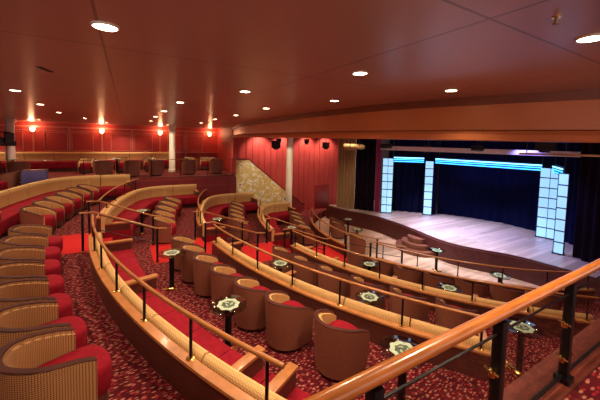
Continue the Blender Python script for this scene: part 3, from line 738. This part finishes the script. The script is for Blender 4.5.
# grey header beam over the stage front
a, b = Vector((9.2, 9.2)), Vector((12.9, 3.0)); d = (b - a).normalized()
t = thing('header_beam', 'long grey lilac beam hanging over the stage front', 'beam', ((a.x + b.x) / 2, (a.y + b.y) / 2, Z(-.3)), world=True)
MB().obox(((a.x + b.x) / 2, (a.y + b.y) / 2, Z(-.24)), (d.x, d.y, 0), (-d.y, d.x, 0), (0, 0, 1), (b - a).length / 2, .06, .085).build('beam', 'lilac', t, bevel=.01)
for k in (.1, .5, .9):
    p = a + (b - a) * k; MB().tube([(p.x, p.y, Z(-.16)), (p.x, p.y, Z(.55))], .015, 6).build('hanger', 'black', t)

# hanging theatre fixtures below the bulkhead
def fixture(s, l, zc, size, label, aim, kind='box'):
    t = thing('stage_spotlight', label, 'spotlight', (s, l, Z(zc)), aim, 'hanging stage spotlights')
    if kind == 'box':
        MB().box(-size * .5, size * .5, -size * .5, size * .5, -size * .38, size * .38).build('body', 'blackmatt', t, bevel=.02)
        MB().lathe([(size * .30, 0), (size * .33, .05)], (0, 0, -size * .38 - .05), 14).build('lens_ring', 'black', t)
    else:
        o = MB().lathe([(size * .30, -size * .8), (size * .36, -size * .7), (size * .36, size * .5), (size * .22, size * .8)], n=14).build('body', 'goldbody' if kind == 'gold' else 'black', t)
        o.rotation_euler = (0, radians(90), 0)
    top = size * .38 if kind == 'box' else size * .3
    MB().tube([(0, 0, top - .02), (0, 0, .55 - zc)], .014, 6).build('hanging_pole', 'black', t)
    MB().box(-.02, .02, -size * .56, size * .56, top - .02, top + .01).build('yoke', 'black', t)
fx = [(4.3, 9.06, -.17, .30, 'black box spotlight hanging left of the cream column', 'box', 'black'), (4.55, 9.35, -.03, .16, 'small black spotlight hanging beside the cream column top', 'box', 'x'),
      (5.6, 9.25, -.04, .18, 'small black spotlight hanging right of the cream column top', 'box', 'x'), (6.2, 8.9, -.16, .26, 'black spotlight hanging above the gold curtain', 'box', 'x'),
      (6.95, 8.45, -.20, .30, 'long brass coloured cylinder spotlight hanging above the black curtain', 'gold', 'x'), (7.5, 8.6, -.20, .26, 'shorter brass coloured cylinder spotlight beside the longer one', 'gold', 'x'),
      (8.9, 8.6, -.16, .28, 'black spotlight hanging above the leftmost glowing tower', 'cyl', 'x'), (10.4, 7.85, -.22, .30, 'black spotlight hanging above second glowing tower', 'box', 'x'),
      (10.1, 5.7, -.14, .24, 'black spotlight hanging above the middle of the stage', 'cyl', 'x'), (9.6, 3.66, .03, .40, 'black box spotlight hanging above the right glowing towers', 'box', 'x')]
for i, (s, l, z, sz, lab, kind, _) in enumerate(fx): fixture(s, l, z, sz, lab, facecam(s, l) + pi / 2 * (kind != 'box'), kind)
t = thing('lighting_pipe', 'thin tan pipe hanging above the right glowing towers', 'pipe', (10, 3.4, Z(-.17)), world=True)
MB().tube([(9.15, 4.05, Z(-.22)), (11.2, 2.6, Z(-.22))], .03, 8).build('pipe', 'wood_gold', t)
for s, l in ((9.3, 3.94), (11.0, 2.74)): MB().tube([(s, l, Z(-.22)), (s, l, Z(.55))], .012, 6).build('hanger', 'black', t)

# ------------------------------------------------------------------ ceiling lamps
DL = [(-1.24, 5.22, 'upper tier'), (-1.40, 7.34, 'upper tier'), (-1.5, 9.72, 'upper tier'), (-1.2, 12.2, 'upper tier'), (-0.09, 1.84, 'x'), (0.73, 5.09, 'x'), (0.70, 7.10, 'x'), (0.69, 9.26, 'x'), (1.19, 3.37, 'x'),
      (2.14, 4.95, 'x'), (2.23, 6.93, 'x'), (2.23, 8.89, 'x'), (2.45, 3.35, 'x'), (1.62, 1.88, 'x'), (2.88, 1.93, 'x'), (2.02, 0.61, 'x'), (-0.75, 15.57, 'x'), (-0.2, 17.4, 'x'), (1.6, 14.9, 'x'), (3.6, 15.2, 'x'), (2.4, 11.6, 'x'), (0.75, 12.0, 'x'),
      (-3.3, 6.3, 'x'), (-3.5, 9.0, 'x'), (-3.3, 12.0, 'x'), (-3.0, 15.4, 'x'), (-5.2, 17.2, 'x'), (-3.2, 3.4, 'x')]
LAB = ['ceiling downlight over the woven armchairs, nearest the left edge', 'ceiling downlight over the upper tier, second from the left edge', 'ceiling downlight over the upper tier, third from the left edge', 'ceiling downlight over the far end of the upper tier',
       'large bright ceiling downlight at the upper left, nearest the camera', 'ceiling downlight over the second tier, in middle of its row', 'ceiling downlight over second tier, just past middle of its row', 'ceiling downlight over second tier, towards the terrace column', 'ceiling downlight over the second tier near half',
       'ceiling downlight close to the bulkhead above the mosaic parapet', 'ceiling downlight close to bulkhead, beside the red pier', 'ceiling downlight near the bulkhead, left of the red pier', 'ceiling downlight just above the bulkhead, left of centre', 'oval looking bright ceiling downlight near the ceiling centre', 'ceiling downlight close above the bulkhead, right of centre', 'large ceiling downlight at the right edge of the ceiling',
       'ceiling downlight over the front of the far terrace', 'ceiling downlight near the far wall panels', 'ceiling downlight left of the terrace column', 'ceiling downlight right of the terrace column', 'ceiling downlight at the far end of the bulkhead', 'ceiling downlight beside the terrace column top',
       'ceiling downlight over the topmost tier, towards the near side', 'ceiling downlight over the topmost tier, middle', 'ceiling downlight over the topmost tier, far side', 'ceiling downlight over the left part of far terrace', 'ceiling downlight beside the pale left column', 'ceiling downlight over the topmost tier close to the near side']
dproto = None
def spot(name, loc, energy, color=(1, .76, .54), size=2.2, blend=.7, soft=.05, aim=None, parent=None):
    L = bpy.data.lights.new(name, 'SPOT'); L.energy = energy; L.color = color; L.spot_size = size; L.spot_blend = blend; L.shadow_soft_size = soft
    o = bpy.data.objects.new(name, L); COL.objects.link(o)
    if parent is not None: o.parent = parent
    o.location = loc
    if aim is not None: o.rotation_euler = (Vector(aim) - Vector(loc)).to_track_quat('-Z', 'Y').to_euler()
    return o
for i, (s, l, _) in enumerate(DL):
    if dproto is None:
        dproto = t = thing('ceiling_downlight', 'round recessed ' + LAB[i], 'ceiling light', (s, l, Z(.55)), 0, 'recessed ceiling downlights')
        MB().lathe([(0.054, -.010), (0.060, -.010), (0.065, -.004), (0.065, 0.0), (0.054, 0.0)], n=24, cap=False).build('trim_ring', 'white', t)
        MB().lathe([(0.0545, -.008), (0.0545, -.001)], n=24).build('lamp_lens', 'lamp', t)
    else: t = dup(dproto, (s, l, Z(.55)), 0, 'round recessed ' + LAB[i])
for i, (s, l, _) in enumerate(DL): spot('downlight_beam', (s, l, Z(.52)), 62)
# unseen lamps added to light the lower tiers, behind the bulkhead
for s, l in ((5.2, 2.4), (5.0, 4.6), (5.0, 7.0), (5.0, 9.6), (6.8, 3.2), (6.8, 5.6), (6.8, 8.2), (7.0, 10.8), (8.6, 4.6), (8.6, 7.2), (8.6, 10.2)):
    spot('tier_fill', (s, l, Z(.5)), 62, (1, .74, .52))
for s in (6.2, 7.6, 9.2, 10.6): spot('wall_washer', (s, 14.75, Z(.45)), 105, (1, .68, .52), 1.9, .8, .05, (s, 15.25, Z(-1.6)))
spot('parapet_fill', (5.3, 11.9, Z(.5)), 110, (1, .86, .62), .9, .8, .05, (5.6, 13.8, Z(-2.0)))  # added spot that brightens the mosaic, no fixture behind it
spot('column_fill', (5.6, 11.6, Z(.5)), 90, (1, .84, .62), .7, .6, .05, (7.05, 13.25, Z(-1.4)))  # spot added to lift the cream column by the parapet
spot('column_fill', (1.3, 15.0, Z(.5)), 40, (1, .84, .62), .9, .6, .05, (1.95, 16.2, Z(-.5)))  # another added spot, brightens the terrace column
spot('stage_wash', (10.9, 7.9, Z(.3)), 760, (.62, .64, 1.0), 1.35, .6, .1, (11.7, 6.9, Z(-3.5)))
spot('front_wash', (8.2, 7.4, Z(.4)), 650, (.76, .80, 1.0), 1.3, .8, .1, (9.0, 5.6, 0))
spot('stage_wash', (10.6, 9.4, Z(.3)), 400, (.76, .72, 1.0), 1.2, .6, .1, (11.3, 8.6, Z(-3.5)))
spot('stage_blue', (12.3, 7.4, Z(.3)), 70, (.15, .25, 1.0), 1.9, .6, .1, (13.4, 7.0, Z(-3.0)))
spot('stage_blue', (11.2, 4.8, Z(.3)), 150, (.25, .25, 1.0), 1.5, .6, .1, (12.4, 4.8, Z(-3.5)))

# ------------------------------------------------------------------ far terrace furniture
zt = Z(-1.75)
t = banquette([(-7.2, 18.22), (2.2, 18.22)], 0, 'long tan backed sofa along the far red wall, with red seats', arms=False, zl=zt)
up = pi / 2
for i, s in enumerate((-4.6, -3.5, -0.85, 0.2, 1.12, 2.55, 3.82)):
    place_chair('leather', s, 14.85, zt, f'brown tub chair facing away at the far terrace rail, {ORD[i]} from the left', 'terrace chairs turned away', up + (0.15 if i % 2 else -.1))
for i, s in enumerate((-1.6, -0.2, 1.0, 2.9, 3.7)):
    place_chair('leather', s, 16.75, zt, f'brown tub chair facing the room on the far terrace, {ORD[i]} from the left', 'terrace chairs facing the room', -up + (.2 if i % 2 else -.15))
for i, s in enumerate((-3.9, -0.4, 0.9, 2.6, 3.9)):
    place_table(s, 15.85, zt, f'glass topped pedestal table on the far terrace, {ORD[i]} from the left', 'terrace tables')
t = thing('terrace_railing', 'thin brown topped railing along the far terrace edge', 'railing', (0, 13.8, zt), world=True)
MB().tube([(s, 13.98, Z(-.98)) for s in (-8.5, -2, 2, 4.44)], .016, 8).build('rail', 'wood_thin', t)
for i in range(12):
    s = -8.4 + i * 1.16
    MB().lathe([(.014, 0), (.014, .77)], (s, 13.98, Z(-1.752)), 8).build('post', 'black', t)
MB().box(-8.5, 4.44, 13.94, 14.08, Z(-1.78), Z(-1.74)).build('curb', 'wood_red', t)
# topmost tier: red sofa ring and items
za = Z(FLOOR['A0'])
banquette(arc_pts(17.0, ang_at_l(17.0, 8.9), ang_at_l(17.0, 12.75)), 0, 'curved all red sofa on the topmost tier behind the banquette', arms=False, zl=za, backmat='velvet')
place_chair('leather', -3.45, 13.3, za, 'brown tub chair on the topmost tier beside the blue violet draped stand', None, 3.0)
t = thing('draped_stand', 'small stand draped in dark blue violet cloth near the far terrace', 'stand', (-2.7, 13.2, za), world=True)
MB().loft([[(-2.7 + a * k, 13.2 + b * k, za + z) for a, b in ((-.32, -.2), (.32, -.2), (.34, 0), (.32, .2), (-.32, .2), (-.34, 0))] for k, z in ((1.06, 0), (1.0, .3), (.97, .70), (.9, .72))]).build('cloth', 'bluecloth', t)
MB().box(-3.02, -2.38, 13.02, 13.38, za + .72, za + .745).build('top_board', 'wood_dark', t, bevel=.005)
# dance floor seating
for i, (s, l, f) in enumerate(((7.55, 8.55, 2.6), (7.95, 10.3, 2.9), (8.3, 10.9, 3.1))):
    place_chair('leather', s, l, 0, f'brown tub chair on the dance floor edge, {ORD[i]} from the stage steps', 'dance floor chairs', f + pi)
for i, (s, l) in enumerate(((7.9, 9.0), (8.55, 10.35))):
    place_table(s, l, 0, f'glass table on the dance floor near the gold curtain, {ORD[i]} from the stage steps', 'dance floor tables')
# black hung projector at the left edge and ceiling details
t = thing('hung_projector', 'black angular fixture hanging from the ceiling at the left edge', 'projector', (-2.26, 8.3, Z(-.12)), -.45)
MB().loft([[(-.20, -.22, -.10), (.20, -.22, -.10), (.20, -.22, .06), (-.20, -.22, .06)], [(-.16, .25, -.16), (.16, .25, -.16), (.16, .25, -.06), (-.16, .25, -.06)]]).build('body', 'blackmatt', t, bevel=.02)
MB().box(-.23, -.205, -.1, .1, -.08, .12).build('bracket', 'black', t); MB().box(.205, .23, -.1, .1, -.08, .12).build('bracket', 'black', t)
MB().box(-.23, .23, -.03, .03, .12, .14).build('yoke', 'black', t)
MB().tube([(0, 0, .13), (0, 0, .67)], .018, 8).build('hanging_pole', 'black', t)
t = thing('ceiling_sprinkler', 'small dark sprinkler head on the ceiling at upper right', 'sprinkler', (1.59, .60, Z(.55)))
MB().lathe([(.018, -.004), (.018, 0)], n=16).build('escutcheon', 'brass', t); MB().lathe([(.004, -.026), (.007, -.016), (.006, -.004)], n=10).build('nozzle', 'goldbody', t); MB().lathe([(.012, -.03), (.012, -.026)], n=12).build('deflector', 'goldbody', t)
t = thing('ceiling_vent', 'small dark slot vent in the ceiling at left', 'vent', (-.6, 3.35, Z(.55)), radians(75))
MB().box(-.10, .10, -.02, .02, -.006, 0).build('frame', 'wood_dark', t); MB().box(-.09, .09, -.012, .012, -.009, -.006).build('slot', 'blackmatt', t)

# ------------------------------------------------------------------ world, camera, colour
w = bpy.data.worlds.new('World'); sc.world = w; w.use_nodes = True
w.node_tree.nodes['Background'].inputs['Color'].default_value = (1.0, .74, .64, 1); w.node_tree.nodes['Background'].inputs['Strength'].default_value = 0.85
cam = bpy.data.cameras.new('Camera'); co = bpy.data.objects.new('Camera', cam); COL.objects.link(co); sc.camera = co
F_PX, PITCH, ROLL, YH = 300.0, radians(3.5), 0.025, 140.0
cam.sensor_width = 36; cam.lens = 36 * F_PX / 600; cam.clip_start = 0.05; cam.clip_end = 100
cam.shift_y = -((200 - YH) - F_PX * tan(PITCH)) / 600
def rot(v): a = radians(-30); return Vector((v[0] * cos(a) - v[1] * sin(a), v[0] * sin(a) + v[1] * cos(a), v[2]))
F = Vector((0, cos(PITCH), -sin(PITCH))); U = Vector((0, sin(PITCH), cos(PITCH))); R = Vector((1, 0, 0))
R2 = R * cos(ROLL) + U * sin(ROLL); U2 = -R * sin(ROLL) + U * cos(ROLL)
R2, U2, F = rot(R2), rot(U2), rot(F)
m = Matrix((R2, U2, -F)).transposed().to_4x4(); m.translation = (0, 0, EYE); co.matrix_world = m
sc.view_settings.view_transform = 'Standard'; sc.view_settings.look = 'None'; sc.view_settings.exposure = 1.08; sc.view_settings.gamma = 1.0

for o in list(sc.objects):
    if '_world' in o: del o['_world']
